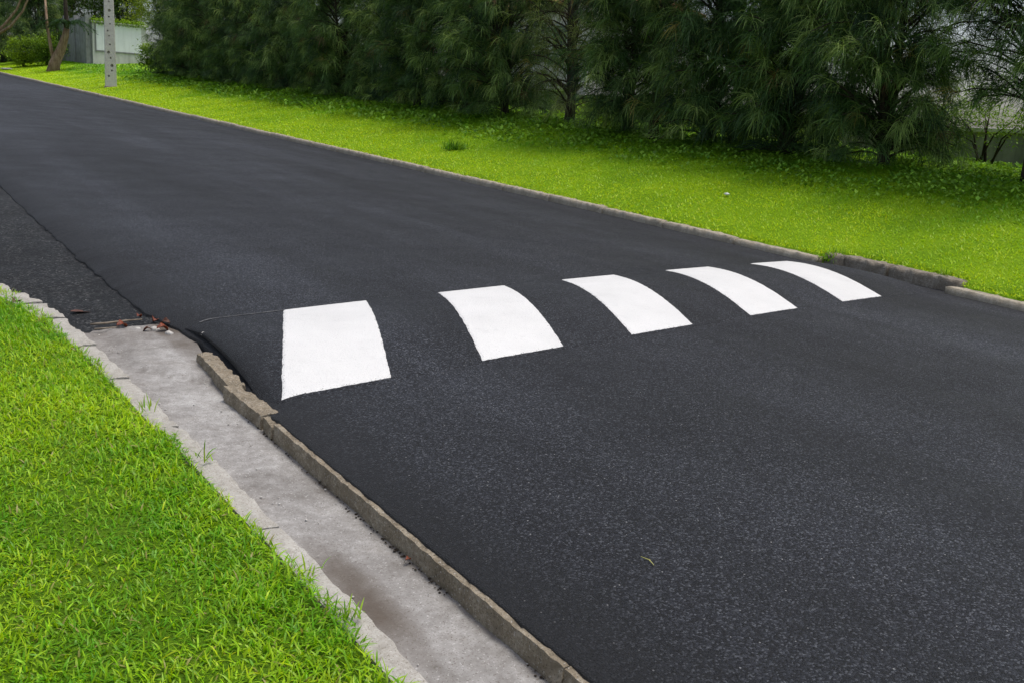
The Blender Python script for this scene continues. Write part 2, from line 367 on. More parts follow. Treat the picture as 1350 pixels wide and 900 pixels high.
o = link('hump', mesh_np('hump', np.stack([Xg, Yg, Zg], -1).reshape(-1, 3)-off, grid_faces(na, nt_), True, attrs={'tar': tarw.ravel()}), sb, M['asphalt'])
STR = [(1.455, 1.985), (2.508, 3.052), (3.578, 4.118), (4.700, 5.243), (5.826, 6.388)]
for i, (a0, a1) in enumerate(STR):
    nn, mm = 60, 90
    s_, q_ = np.meshgrid(np.linspace(0, 1, nn), np.linspace(0, 1, mm))
    jl = (fbm(q_*7, q_*0+i*5, 6, 70+i)-.5)*.009; jr = (fbm(q_*7, q_*0+i*5, 6, 80+i)-.5)*.009
    jb = (fbm(s_*3, s_*0+i*3, 9, 90+i)-.5)*.010; jt = (fbm(s_*3, s_*0+i*3, 9, 95+i)-.5)*.010
    A_ = (a0+jl)+((a1+jr)-(a0+jl))*s_; T_ = (V0+.005+jb)+((V0+2*HW-.005+jt)-(V0+.005+jb))*q_
    Xs, Ys = bump_xy(A_, T_); Zs = bump_z(Xs, Ys)+.004
    ed = np.minimum(np.minimum(s_, 1-s_)*(a1-a0), np.minimum(q_, 1-q_)*1.37)
    edge = np.clip(1-ed/.03, 0, 1)
    zed = np.clip(1-ed/.004, 0, 1); Zs -= zed*.003
    o = link('painted_stripe', mesh_np('stripe', np.stack([Xs, Ys, Zs], -1).reshape(-1, 3)-off, grid_faces(nn, mm), True, attrs={'edge': edge.ravel()}), sb, M['paint'])
tq = V0+2*HW-.015; ss = np.linspace(0, 1, 60); xa = 1.535+(2.02-1.535)*ss; aa = xa-KS*(tq-V0); xs, ys = bump_xy(aa, np.full(60, tq))
wv = .005+.010*fbm(ss*9, ss*0, 3, 170); V = np.concatenate([np.stack([xs, ys-wv, bump_z(xs, ys-wv)+.003], -1), np.stack([xs, ys+wv, bump_z(xs, ys+wv)+.003], -1)])-off
k = N('seam_dust'); M['dust'] = k.fin(k.ramp(k.noise(60, 4, .7), [(.4, (.03, .031, .035)), (.62, (.14, .14, .14))]), .9)
link('seam', mesh_np('seam', V, [(i, i+1, 61+i, 60+i) for i in range(59)], True), sb, M['dust'])
sb.location = tuple(off)

# ------------------------------------------------------------------ kerbs
def stone_mesh(name, lx, ly, lz, seed, rough=.006, chip=.02, nx=4, ny=16, nz=5, flat=False):
    """rough block, x in [0,lx], y in [0,ly], z in [-lz,0], chipped corners"""
    bm = bmesh.new(); bmesh.ops.create_cube(bm, size=1)
    for v in bm.verts: v.co = Vector(((v.co.x+.5)*lx, (v.co.y+.5)*ly, (v.co.z-.5)*lz))
    ex = [e for e in bm.edges if abs(e.verts[0].co.y-e.verts[1].co.y) > 1e-5]; bmesh.ops.subdivide_edges(bm, edges=ex, cuts=ny, use_grid_fill=True)
    ex = [e for e in bm.edges if abs(e.verts[0].co.x-e.verts[1].co.x) > 1e-5]; bmesh.ops.subdivide_edges(bm, edges=ex, cuts=nx, use_grid_fill=True)
    ex = [e for e in bm.edges if abs(e.verts[0].co.z-e.verts[1].co.z) > 1e-5]; bmesh.ops.subdivide_edges(bm, edges=ex, cuts=nz, use_grid_fill=True)
    for v in bm.verts:
        c = v.co; q = Vector((c.x*22+seed*7, c.y*14, c.z*22))
        ex_ = min(c.x, lx-c.x)/lx; ez_ = -c.z
        cor = max(0, 1-min(c.x, lx-c.x)/.035)*max(0, 1-ez_/.035)
        end = max(0, 1-min(c.y, ly-c.y)/.03)*max(0, 1-ez_/.05)
        nv = mnoise.noise_vector(q)*rough*.6+mnoise.noise_vector(q*3.1)*rough*.5+(mnoise.noise_vector(q*8.3)*rough*.35 if flat else Vector())
        k_ = max(0, mnoise.noise(Vector((c.y*17+seed*3, c.x*5, seed)))+.25)
        c += nv; c.z -= (cor+end*.7)*chip*k_
        if c.x < lx*.5: c.x += cor*chip*.6*k_
        else: c.x -= cor*chip*.6*k_
    me = bpy.data.meshes.new(name); bm.to_mesh(me); bm.free()
    for p in me.polygons: p.use_smooth = not flat
    return me
# near (left) kerb: brown, broken near the bump
kl = empty('kerb_left', (1.33, 2.0, 0)); tag(kl, 'weathered brown concrete kerb between gutter and near road edge, broken near the bump', 'kerb', kind='structure')
LK = [(-1.05, 1.195, 0, 0, 0), (.15, 1.445, 0, 0, 0), (1.598, 1.78, 0, .001, 0), (3.385, .10, -.010, -.10, -.008), (3.50, .385, -.006, .03, -.002), (3.90, .52, .006, -.06, -.004)]
for i, (y, ly, dx, rz, dz) in enumerate(LK):
    o = link('kerbstone', stone_mesh('kerbstone', .075 if y > 3.45 else .07, ly, .16, i+1, .0052, .016 if y > 3.3 else .011, 8, int(18+ly*70), 10, True), kl, M['kerb_brown'])
    o.location = (1.331+dx-1.33, y-2.0, SLOPE*y-.004+dz); o.rotation_euler = (math.atan(SLOPE), 0, rz)
# far (right) kerb
kr = empty('kerb_right', (7.25, 10, 0)); tag(kr, 'low weathered concrete kerb along the foot of the far grass bank', 'kerb', kind='structure')
kv = [stone_mesh('kerbstone_far', .115, .985, .22, 30+i, .006, .03, 3, 18, 4) for i in range(5)]
for k_ in kv: k_.materials.append(M['kerb_grey'])
y = 5.62; i = 0
prng = random.Random(4)
while y < 74:
    o = link('kerbstone', kv[i % 5], kr); o.location = (7.252-7.25+prng.uniform(-.006, .006), y-10, SLOPE*y+.076+prng.uniform(-.006, .006)); o.rotation_euler = (math.atan(SLOPE)+prng.uniform(-.004, .004), 0, prng.uniform(-.008, .008))
    if y < 8.5 and i in (0, 1): o.location.z -= .012
    y += 1.0+prng.uniform(0, .012); i += 1
y = 4.36-.99
while y > -5:
    o = link('kerbstone', kv[i % 5], kr); o.location = (7.246-7.25+prng.uniform(-.006, .006), y-10, SLOPE*y+.056+prng.uniform(-.006, .006)); o.rotation_euler = (math.atan(SLOPE), 0, prng.uniform(-.006, .006))
    y -= 1.0; i += 1
for y0, ly, dx, rz in ((4.30, .66, .145, .03), (4.985, .45, .12, -.02), (5.45, .15, .03, -.35)):     # set-back broken stretch, in darker brown concrete
    o = link('kerbstone', stone_mesh('kerbstone_dark', .14, ly, .26, 60+int(ly*100), .010, .035, 4, 12, 6), kr, M['kerb_dark']); o.location = (7.25+dx-7.25, y0-10, SLOPE*y0+.105); o.rotation_euler = (math.atan(SLOPE), 0, rz); o['label'] = 'dark brown kerbstone set back from the line'
# road filler in the recess so the asphalt meets the set-back stones
fx, fy = np.meshgrid(np.linspace(7.24, 7.5, 6), np.linspace(4.2, 5.66, 20)); fz = lift(fy)-.004-.02*(fx-7.24)
o = link('road_recess', mesh_np('road_recess', np.stack([fx, fy, fz], -1).reshape(-1, 3), grid_faces(6, 20), True, attrs={'tar': np.full(120, .35)}), None, M['asphalt']); tag(o, 'asphalt filling the recess before the set-back kerbstones', 'road', kind='structure')
# concrete edging between gutter and lawn
ke = empty('lawn_edging', (1.0, 3, 0)); tag(ke, 'chipped pale concrete edging between the near lawn and the gutter', 'edging', kind='structure')
LEd = [(-2.2, 1.9, .975, 0, 0, .075), (-.28, 1.45, .975, 0, .001, .075), (1.19, 1.40, .974, .002, 0, .078), (2.605, .93, .966, .012, .002, .08), (3.55, .62, .945, .02, -.004, .085), (4.19, .50, .925, .035, .004, .09), (4.71, .50, .90, .06, .008, .10), (5.235, .30, .845, .15, .016, .13), (5.56, .24, .79, .22, .018, .14), (5.83, .45, .715, .12, .010, .13), (6.30, 1.2, .65, .03, .004, .13), (7.52, 1.5, .60, .01, 0, .13)]
for i, (y, ly, x, rz, dz, wd) in enumerate(LEd):
    if i+1 < len(LEd): ly = LEd[i+1][0]-y-.003
    o = link('edging_block', stone_mesh('edging_block', wd, ly, .12, 100+i, .0032 if y < 4.5 else .006, .010 if y < 4.5 else .018, 6, int(12+ly*45), 5, True), ke, M['edging'])
    o.location = (x-1.0, y-3, SLOPE*y-.026+dz); o.rotation_euler = (math.atan(SLOPE), 0, rz)

# ------------------------------------------------------------------ grass
def grass_blades(P, L, W, colA, colB, mixv, seg=3, tilt=(.15, .9), droop=(.15, .5), jitter=.14):
    n = len(P); ph = rng.uniform(0, 2*np.pi, n); th = rng.uniform(*tilt, n)
    D0 = np.stack([np.cos(ph)*np.sin(th), np.sin(ph)*np.sin(th), np.cos(th)], -1)
    side = np.stack([-np.sin(ph), np.cos(ph), np.zeros(n)], -1)
    tw = rng.uniform(-.5, .5, n)[:, None]; side = side+tw*np.cross(D0, side); side /= np.linalg.norm(side, axis=1, keepdims=True)
    V, F, t = ribbons(P, D0, L, W, rng.uniform(*droop, n), seg, side, (.75, 1., .8, .1))
    c = colA[None]*(1-mixv[:, None])+colB[None]*mixv[:, None]
    c = c*np.exp(rng.normal(0, jitter, n))[:, None]*np.stack([np.exp(rng.normal(0, .10, n)), np.ones(n), np.ones(n)], -1)
    per = 2*(seg+1); cc = np.repeat(c, per, 0)
    return V, F, cc
GA, GB = np.array([.13, .35, .005]), np.array([.43, .62, .010])
# near lawn, dense where the camera stands close
n = 118000
y = rng.uniform(1.2, 7.6, n*2); x = lawn_edge(y)-rng.power(1.0, n*2)*1.0-.0
le = lawn_edge(y); keep = (x > .13*(y-1.2)-.35) | (rng.random(n*2) < .0); x = le-rng.random(n*2)*np.clip(le-(.13*(y-1.2)-.35)*0+.25, .2, 2)
edge_j = (fbm(y, y*0, 7, 130)-.5)*.10
x = x+edge_j+.012; sel = rng.permutation(n*2)[:n]; x = x[sel]; y = y[sel]
dens = fbm(x, y, 5, 131); ok = rng.random(n) < np.clip(.35+dens*1.3, 0, 1); x = x[ok]; y = y[ok]; n = len(x)
P = np.stack([x, y, lift(y)+lawn_z(x, y)-.004], -1)
mixv = np.clip(fbm(x, y, 2.6, 133)*2.0-.6+rng.normal(0, .25, n), 0, 1)
V, F, c = grass_blades(P, rng.uniform(.014, .042, n)*(.8+.5*fbm(x, y, 4, 136)), rng.uniform(.0026, .0056, n), GA, GB, mixv, 3, (.3, 1.35), (.12, .5))
dry = np.repeat(rng.random(n) < .035, 8); c[dry] = np.array([.36, .33, .10])
tag(link('grass', mesh_np('near_grass', V, F, False, c), None, M['grass']), 'lush bright green broad-bladed grass of the near lawn', 'grass', kind='stuff')
# near lawn beyond the frame
n = 9000; x = rng.uniform(-6, -.3, n); y = rng.uniform(-3, 16, n); P = np.stack([x, y, lift(y)+lawn_z(x, y)-.004], -1)
V, F, c = grass_blades(P, rng.uniform(.03, .07, n), rng.uniform(.008, .014, n), GA, GB, np.clip(fbm(x, y, 2.2, 133)*1.5-.35+rng.normal(0, .2, n), 0, 1), 2, (.2, 1.1), (.15, .5))
tag(link('lawn_grass', mesh_np('outer_grass', V, F, False, c), None, M['grass']), 'green lawn grass further from the gutter beside the near lawn', 'grass', kind='stuff')
# stray blades that creep over the edging
# far verge: density falls with distance
n = 225000
y = 2.0+rng.random(n)**1.7*58; x = 7.325+.02*fbm(y, y*0, 3, 160)+.17*recess(y)+rng.random(n)*3.9-.03*(rng.random(n) < .3)
P = np.stack([x, y, lift(y)+verge_z(x, y)-.006], -1); dist = np.hypot(x, y)
wd = np.clip(dist*.00068, .0045, .030)*rng.uniform(.7, 1.3, n)
tt = (x-7.35)/3.5+.5*(fbm(x, y, .7, 140)-.5)
mixv = np.clip(1.2-1.25*tt+1.1*(fbm(x, y, 1.3, 141)-.5)+.5*(fbm(x, y, 5, 142)-.5)+rng.normal(0, .08, n), 0, 1)
V, F, c = grass_blades(P, rng.uniform(.022, .05, n)*(1+.5*np.clip(tt, 0, 1)), wd, np.array([.12, .33, .007]), np.array([.46, .65, .011]), mixv, 2, (.6, 1.4), (.05, .3), .06)
tag(link('verge_grass', mesh_np('verge_grass', V, F, False, c), None, M['grass']), 'short yellow-green grass covering the far bank above the kerb', 'grass', kind='stuff')
# leafy ground cover along the tree feet
def leaf_cards(P, size, asp, colr, tilt=(0, 1.1), fold=.25):
    n = len(P); ph = rng.uniform(0, 2*np.pi, n); th = rng.uniform(*tilt, n)
    a = np.stack([np.cos(ph)*np.cos(th), np.sin(ph)*np.cos(th), np.sin(th)], -1)*size[:, None]
    b = np.stack([-np.sin(ph), np.cos(ph), np.zeros(n)], -1)*(size*asp*.5)[:, None]
    up = np.cross(a, b); up /= np.linalg.norm(up, axis=1, keepdims=True)+1e-9; up *= np.where(up[:, 2:3] < 0, -1, 1)
    f = up*(size*asp*fold)[:, None]
    v = np.stack([P, P+a*.4+b+f, P+a-f*.5, P+a*.4-b+f, P+a*.45], 1).reshape(-1, 3)
    i0 = (np.arange(n)*5)[:, None]
    F = np.concatenate([i0+np.array([[0, 4, 1]]), i0+np.array([[1, 4, 2]]), i0+np.array([[2, 4, 3]]), i0+np.array([[3, 4, 0]])], 1).reshape(-1, 3)
    return v, F, np.repeat(colr, 5, 0)
n = 75000
y = 3.5+rng.random(n)**1.5*45; x = 9.05+rng.beta(1.7, 1.8, n)*4.5-.45*(fbm(y, y*0, .5, 150)-.5)
ok = rng.random(n) < np.clip((fbm(x, y, 1.1, 151)-.28)*3.2, 0, 1)*np.clip((x-8.9)/1.0, .05, 1)*np.clip((42-y)/10, .12, 1); x = x[ok]; y = y[ok]; n = len(x)
P = np.stack([x, y, lift(y)+verge_z(x, y)+rng.uniform(.005, .07, n)], -1)
q = np.clip(fbm(x, y, 2, 152)+rng.normal(0, .2, n), 0, 1)[:, None]
c = (np.array([.085, .22, .022])*(1-q)+np.array([.27, .46, .05])*q)*np.exp(rng.normal(0, .25, n))[:, None]
V, F, c = leaf_cards(P, rng.uniform(.035, .08, n)*np.clip(np.hypot(x, y)/13, .8, 1.8), rng.uniform(.5, .8, n), c)
tag(link('ground_cover', mesh_np('ground_cover', V, F, False, c), None, M['leaf']), 'creeping small-leaved weeds spread along the feet of the trees', 'ground cover', kind='stuff')

# tufts: individual plants one can pick out
def tuft(name, x, y, z, nb, L, W, label, cat='grass tuft', cA=(.06, .19, .012), cB=(.17, .33, .02), mat='grass', spread=.05, group=None):
    P = np.stack([rng.normal(0, spread, nb), rng.normal(0, spread, nb), np.zeros(nb)], -1)
    V, F, c = grass_blades(P, rng.uniform(.5, 1, nb)*L, np.full(nb, W), np.array(cA), np.array(cB), rng.random(nb), 3, (.1, 1.0), (.15, .5))
    t = empty(name, (x, y, z)); bl = link('blades', mesh_np(name, V, F, False, c), t, M[mat]); bl['kind'] = 'stuff'; tag(t, label, cat, group)
    return t
def vz(x, y): return float(lift(np.array(y)))+float(verge_z(np.array(x), np.array(y)))
tuft('grass_tuft', 8.42, 13.74, vz(8.42, 13.74), 260, .20, .011, 'darker taller grass tuft standing alone on the far bank', spread=.10)
tuft('kerb_weed', 7.36, 5.53, SLOPE*5.53+.03, 70, .16, .012, 'green weed sprouting beside the broken far kerb', 'weed', (.10, .26, .01), (.24, .40, .02), spread=.04)
tuft('kerb_weed', 7.50, 4.5, SLOPE*4.5+.10, 40, .09, .008, 'small grass weed over the joint ending the dark set-back kerb', 'weed', (.10, .24, .01), (.22, .36, .02), spread=.04)
for i, (x, y, lb) in enumerate([(.995, 2.28, 'few grass blades creeping over the edging beside the brown gutter stain'), (1.0, 2.02, 'thin grass sprig over the pale edging near the bottom of the frame'), (.985, 3.15, 'grass sprig reaching onto the edging midway along the gutter'), (.955, 3.72, 'grass sprig on the edging opposite the broken kerb')]):
    tuft('grass_sprig', x, y, SLOPE*y-.012, 14, .06, .005, lb, 'grass sprig', (.14, .32, .01), (.28, .42, .02), spread=.022)

# ------------------------------------------------------------------ casuarina trees
def casuarina_mesh(seed, H=4.6, Rr=1.05, low=.35, nbr=150, ntuft=8, nneed=17, forks=0, sparse=0.0, olive=0.0, wfac=1.0):
    g = np.random.default_rng(seed); pr = random.Random(seed)
    VT, FT, VB, FB = [], [], [], []
    # trunk
    hs_ = np.linspace(0, H*.95, 12); wob = [(pr.uniform(-.05, .05)*min(1, h*1.2), pr.uniform(-.05, .05)*min(1, h*1.2)) for h in hs_]
    tp = [(wob[i][0], wob[i][1], h) for i, h in enumerate(hs_)]; tp[0] = (0, 0, -.12)
    r0 = .07+.025*pr.random()
    rad = [max(.012, r0*(1-.85*h/H)*(1.35 if i == 0 else 1)) for i, h in enumerate(hs_)]
    tube(VT, FT, tp, rad, 9)
    stems = [tp]
    for f in range(forks):
        an = pr.uniform(0, 2*math.pi); z0 = pr.uniform(.25, .7); pts = []
        for k_ in range(9):
            t = k_/8; pts.append((math.cos(an)*(.55*t**.7)*(1+.1*pr.random()), math.sin(an)*(.55*t**.7), z0-.1+(H*.8-z0)*t))
        tube(VB, FB, pts, [r0*.62*(1-.8*k_/8) for k_ in range(9)], 7); stems.append(pts)
    # branches
    starts, dirs, lens, rises = [], [], [], []
    for i in range(nbr):
        q = (i+pr.random())/nbr; z = low+(H-low)*q**1.12-.12
        st_ = stems[pr.randrange(len(stems))]
        zz = [p[2] for p in st_]; xx = np.interp(z, zz, [p[0] for p in st_]); yy = np.interp(z, zz, [p[1] for p in st_])
        prof = np.interp(q, [0, .12, .35, .7, 1], [.78, .98, 1.0, .72, .22])*Rr*pr.uniform(.65, 1.12)
        an = i*2.39996+pr.uniform(-.5, .5); ri = pr.uniform(.45, 1.5)
        starts.append((xx, yy, z-.1)); dirs.append((math.cos(an), math.sin(an))); lens.append(prof); rises.append(ri)
        pts = []
        for k_ in range(5):
            t = k_/4; pts.append((xx+math.cos(an)*prof*t, yy+math.sin(an)*prof*t, z-.1+prof*(ri*t-.6*t*t)))
        tube(VB, FB, pts, [.016*(1-.75*k_/4)*(.6+prof*.5) for k_ in range(5)], 4, False)
    S = np.array(starts); Dh = np.array(dirs); Ln = np.array(lens); Ri = np.array(rises)
    # tufts of hanging needles
    nt2 = nbr*ntuft; bi = np.repeat(np.arange(nbr), ntuft); t = g.uniform(.10, 1.05, nt2)**.8
    t = np.clip(t, .12, 1.05); p = np.stack([S[bi, 0]+Dh[bi, 0]*Ln[bi]*t, S[bi, 1]+Dh[bi, 1]*Ln[bi]*t, S[bi, 2]+Ln[bi]*(Ri[bi]*t-.6*t*t)], -1)+g.normal(0, .05, (nt2, 3))
    tang = np.stack([Dh[bi, 0], Dh[bi, 1], Ri[bi]-1.2*t], -1)
    tdir = tang+g.normal(0, .45, (nt2, 3)); tdir /= np.linalg.norm(tdir, axis=1, keepdims=True)
    btone = g.normal(0, .2, nbr)[bi]; keep = g.random(nt2) > sparse; p, tdir, t, btone = p[keep], tdir[keep], t[keep], btone[keep]; nt2 = len(p)
    n = nt2*nneed; ti = np.repeat(np.arange(nt2), nneed)
    along = g.uniform(0, .16, n)
    P = p[ti]+tdir[ti]*along[:, None]+g.normal(0, .012, (n, 3))
    D = tdir[ti]*.6+g.normal(0, .38, (n, 3))+np.array([0, 0, -.1]); D /= np.linalg.norm(D, axis=1, keepdims=True)
    L = g.uniform(.14, .36, n); W = g.uniform(.0045, .0078, n)*wfac
    side = g.normal(0, 1, (n, 3)); side -= D*(side*D).sum(1, keepdims=True); side /= np.linalg.norm(side, axis=1, keepdims=True)
    V, F, tt_ = ribbons(P, D, L, W, g.uniform(.35, .8, n), 3, side, (1, 1, .85, .3))
    V[:, 2] = np.maximum(V[:, 2], .04)
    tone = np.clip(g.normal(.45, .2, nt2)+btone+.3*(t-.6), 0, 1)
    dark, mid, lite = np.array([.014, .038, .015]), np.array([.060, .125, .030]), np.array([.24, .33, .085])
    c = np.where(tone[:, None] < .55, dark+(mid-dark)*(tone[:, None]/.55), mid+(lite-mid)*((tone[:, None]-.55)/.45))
    if olive: c = c*(1-olive*.6)+np.array([.24, .225, .07])*olive*.6*g.uniform(.3, 1.3, (nt2, 1))
    yel = g.random(nt2) < (.004+.06*olive); c[yel] = np.array([.26, .22, .06])*g.uniform(.6, 1.2, (yel.sum(), 1))
    brown = g.random(nt2) < .008; c[brown] = np.array([.13, .075, .035])
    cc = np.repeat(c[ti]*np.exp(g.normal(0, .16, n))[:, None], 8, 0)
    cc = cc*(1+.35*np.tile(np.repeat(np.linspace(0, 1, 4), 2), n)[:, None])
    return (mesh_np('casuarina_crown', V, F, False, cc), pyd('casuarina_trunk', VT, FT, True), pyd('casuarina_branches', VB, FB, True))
VAR = [casuarina_mesh(11, 4.7, 1.02, .30, 225, 9, 21, 1), casuarina_mesh(12, 4.4, 1.10, .32, 225, 9, 21, 3), casuarina_mesh(13, 4.9, .92, .16, 225, 9, 21, 2), casuarina_mesh(14, 4.5, .96, .16, 225, 9, 21, 2),
       casuarina_mesh(15, 4.6, .95, .42, 150, 6, 14, 2, .3, .6), casuarina_mesh(16, 4.3, .75, .75, 90, 7, 15, 0, .2, .15), casuarina_mesh(17, 4.5, 1.15, 1.0, 180, 8, 18, 2)]
for cme, tme, bme in VAR:
    cme.materials.append(M['needle']); tme.materials.append(M['bark']); bme.materials.append(M['bark'])
def casuarina(x, y, var, rz, sc, label, sz=1.0, z=None, group='casuarina trees in the hedge row'):
    t = empty('casuarina_tree', (x, y, vz(x, y)-.02 if z is None else z), rz); t.scale = (sc, sc, sc*sz)
    tag(t, label, 'tree', group)
    cme, tme, bme = VAR[var]
    link('trunk', tme, t); link('branches', bme, t); link('crown', cme, t)
    return t
TREES = [
 (10.95, 5.75, 6, 2.1, 1.05, 'drooping dark casuarina at the right frame edge, beside the gap with shrubs'),
 (10.92, 7.62, 1, 3.4, .93, 'forked casuarina on a thick trunk left of the gap with shrubs'),
 (10.90, 9.15, 2, 1.2, 1.12, 'broad dark casuarina whose foliage hangs low above the set-back kerb'),
 (11.00, 10.26, 5, 3.0, .95, 'thin casuarina close behind its thick neighbour, right of centre'),
 (10.85, 10.62, 0, 4.0, .98, 'dense casuarina on a stout trunk just right of the slim bare stem'),
 (10.70, 11.61, 5, 5.2, 1.0, 'slim casuarina with a bare straight lower stem'),
 (10.92, 12.45, 0, 1.9, 1.0, 'full casuarina just left of the slim bare stem'),
 (10.92, 14.04, 4, .8, 1.05, 'sparse yellowish casuarina with pale gaps in its crown'),
 (10.90, 15.93, 1, 3.3, .98, 'dark casuarina just left of the sparse yellowish one'),
 (10.85, 17.60, 0, 5.6, 1.0, 'second casuarina left of the sparse yellowish one, trunk showing'),
 (10.88, 19.30, 0, 2.6, 1.0, 'third casuarina left of the sparse yellowish one, short trunk showing'),
 (10.92, 21.20, 2, .2, 1.0, 'casuarina above the lone dark grass tuft, foliage to the ground'),
 (10.88, 22.95, 3, 1.4, 1.0, 'eighth casuarina of the row counted from the utility pole end'),
 (10.90, 24.60, 2, 4.4, 1.0, 'seventh casuarina of the row counted from the utility pole end'),
 (10.86, 26.60, 3, 3.7, 1.02, 'sixth casuarina of the row counted from the utility pole end'),
 (10.90, 28.60, 3, 5.0, 1.0, 'fifth casuarina of the row counted from the utility pole end'),
 (10.90, 30.60, 2, 2.2, 1.05, 'fourth casuarina of the row counted from the utility pole end'),
 (10.88, 32.90, 3, .9, 1.05, 'third casuarina of the row counted from the utility pole end'),
 (10.90, 35.10, 3, 3.1, 1.1, 'second casuarina of the row counted from the utility pole end'),
 (10.95, 37.60, 2, 5.9, 1.1, 'first casuarina of the row counted from the utility pole end'),
]
for i, (x, y, va, rz, sc, lb) in enumerate(TREES): casuarina(x+(.13 if i % 2 else -.06)*(i > 7), y, va, rz, sc, lb, .9+.2*((i*37) % 10)/10)

# ------------------------------------------------------------------ broad-leaved bushes and trees
def bush(name, x, y, z, rx, rz_, nleaf, size, cA, cB, label, cat='bush', stems=9, trunk=0.0, mat='bark', nclump=26, group=None):
    g = rng; t = empty(name, (x, y, z)); VS, FS = [], []
    cl = g.normal(0, 1, (nclump, 3)); cl /= np.linalg.norm(cl, axis=1, keepdims=True); cl *= (g.random((nclump, 1))**.45)
    cl = cl*np.array([rx, rx, rz_*.5])+np.array([0, 0, trunk+rz_*.55])
    for i in range(min(stems, nclump)):
        e = cl[i]; b = np.array([g.normal(0, .05), g.normal(0, .05), -.05])
        mid = b+(e-b)*.5+np.array([-.1*e[0], -.1*e[1], .1*rz_])
        tube(VS, FS, [tuple(b), tuple(mid), tuple(e)], [.009+.006*rz_, .006+.004*rz_, .003], 5)
    if trunk > .3: tube(VS, FS, [(0, 0, -.1), (.03, .02, trunk*.6), (0, 0, trunk+rz_*.4)], [.11, .085, .05], 8)
    ci = g.integers(0, nclump, nleaf); cr = .26*rx+.06
    P = cl[ci]+g.normal(0, 1, (nleaf, 3))*cr*np.array([.62, .62, .5]); P[:, 2] = np.maximum(P[:, 2], .02)
    tone = np.clip(g.random(nclump)[ci]*.6+g.random(nleaf)*.4, 0, 1)[:, None]
    c = np.array(cA)*(1-tone)+np.array(cB)*tone
    V, F, c = leaf_cards(P, g.uniform(.6, 1.2, nleaf)*size, g.uniform(.35, .55, nleaf), c, (-.6, 1.0))
    link('stems', pyd(name+'_stems', VS, FS, True), t, M[mat]); link('foliage', mesh_np(name+'_foliage', V, F, False, c), t, M['leaf'])
    tag(t, label, cat, group); return t
DG, BG, YG = (.03, .075, .014), (.11, .22, .02), (.30, .38, .03)
bush('leafy_shrub', 8.75, 55.0, vz(8.75, 55), .8, 1.35, 2600, .13, (.06, .13, .015), (.30, .46, .03), 'bright green rounded shrub at the far left edge of the verge')
bush('leafy_shrub', 9.6, 54.0, vz(9.6, 54), .85, 1.6, 2800, .13, (.04, .10, .015), (.22, .36, .03), 'mid green shrub just left of the leaning trunk')
bush('leafy_shrub', 11.6, 56.5, vz(11.6, 56), 1.0, 1.9, 3000, .12, (.02, .05, .012), BG, 'dark green shrub behind the leaning trunk')
bush('leafy_shrub', 10.9, 40.6, vz(10.9, 40.6)-.1, .45, 1.15, 2200, .12, (.06, .14, .012), (.24, .36, .03), 'bright green shrub between the white wall panel and the first casuarina')
bush('leafy_shrub', 12.7, 7.35, vz(12.7, 7.35), .55, 1.25, 1700, .065, (.06, .14, .014), (.26, .42, .04), 'airy small-leaved shrub seen through the gap near the right edge', nclump=18)
bush('leafy_shrub', 12.9, 6.7, vz(12.9, 6.7), .55, 1.1, 1200, .06, (.05, .12, .014), (.22, .36, .04), 'small-leaved shrub in the gap close to the right frame edge', nclump=15)
bush('leafy_shrub', 13.0, 8.3, vz(13.0, 8.3), .5, 1.1, 1100, .06, (.05, .12, .014), (.24, .38, .04), 'small-leaved shrub behind the thick forked casuarina trunk', nclump=15)
for i, (x, y, lb) in enumerate([(12.6, 12.6, 'low sunlit weeds behind the slim bare stem'), (12.5, 10.2, 'low sunlit weeds behind the stout casuarina trunk'), (12.5, 15.5, 'low sunlit weeds behind the sparse casuarina')]):
    bush('low_weeds', x, y, vz(x, y), .6, .32, 900, .07, (.10, .22, .015), (.28, .42, .03), lb, 'weeds', 5, nclump=22)
# trees behind walls
bush('leafy_tree', 16.2, 56.5, 3.5, 2.2, 3.4, 6500, .16, (.13, .22, .015), YG, 'sunlit yellow-green leafy tree behind the white-panelled wall', 'tree', 12, 1.6, nclump=40)
bush('leafy_tree', 13.2, 60.0, 3.4, 2.3, 4.5, 6000, .16, (.02, .055, .012), (.09, .17, .02), 'dark broad-leaved tree rising behind the grey wall', 'tree', 12, 1.5, nclump=40)
for i, (x, y, va, rz, sc, lb) in enumerate([(10.2, 59.0, 3, .5, 1.35, 'tall dark casuarina in the far left corner behind the shrubs'), (9.0, 63.0, 2, 2.5, 1.5, 'dark casuarina furthest left above the road end'), (12.0, 62.5, 3, 4.1, 1.5, 'dark casuarina filling the background above the leaning trunk'), (14.6, 61.0, 2, 1.1, 1.4, 'dark casuarina behind the corner of the grey wall'), (7.2, 67.0, 3, 3.3, 1.6, 'dark casuarina beyond the road crest on the far left')]):
    casuarina(x, y, va, rz, sc, lb, 1.0, SLOPE*y+.35, 'casuarinas in the far left background')

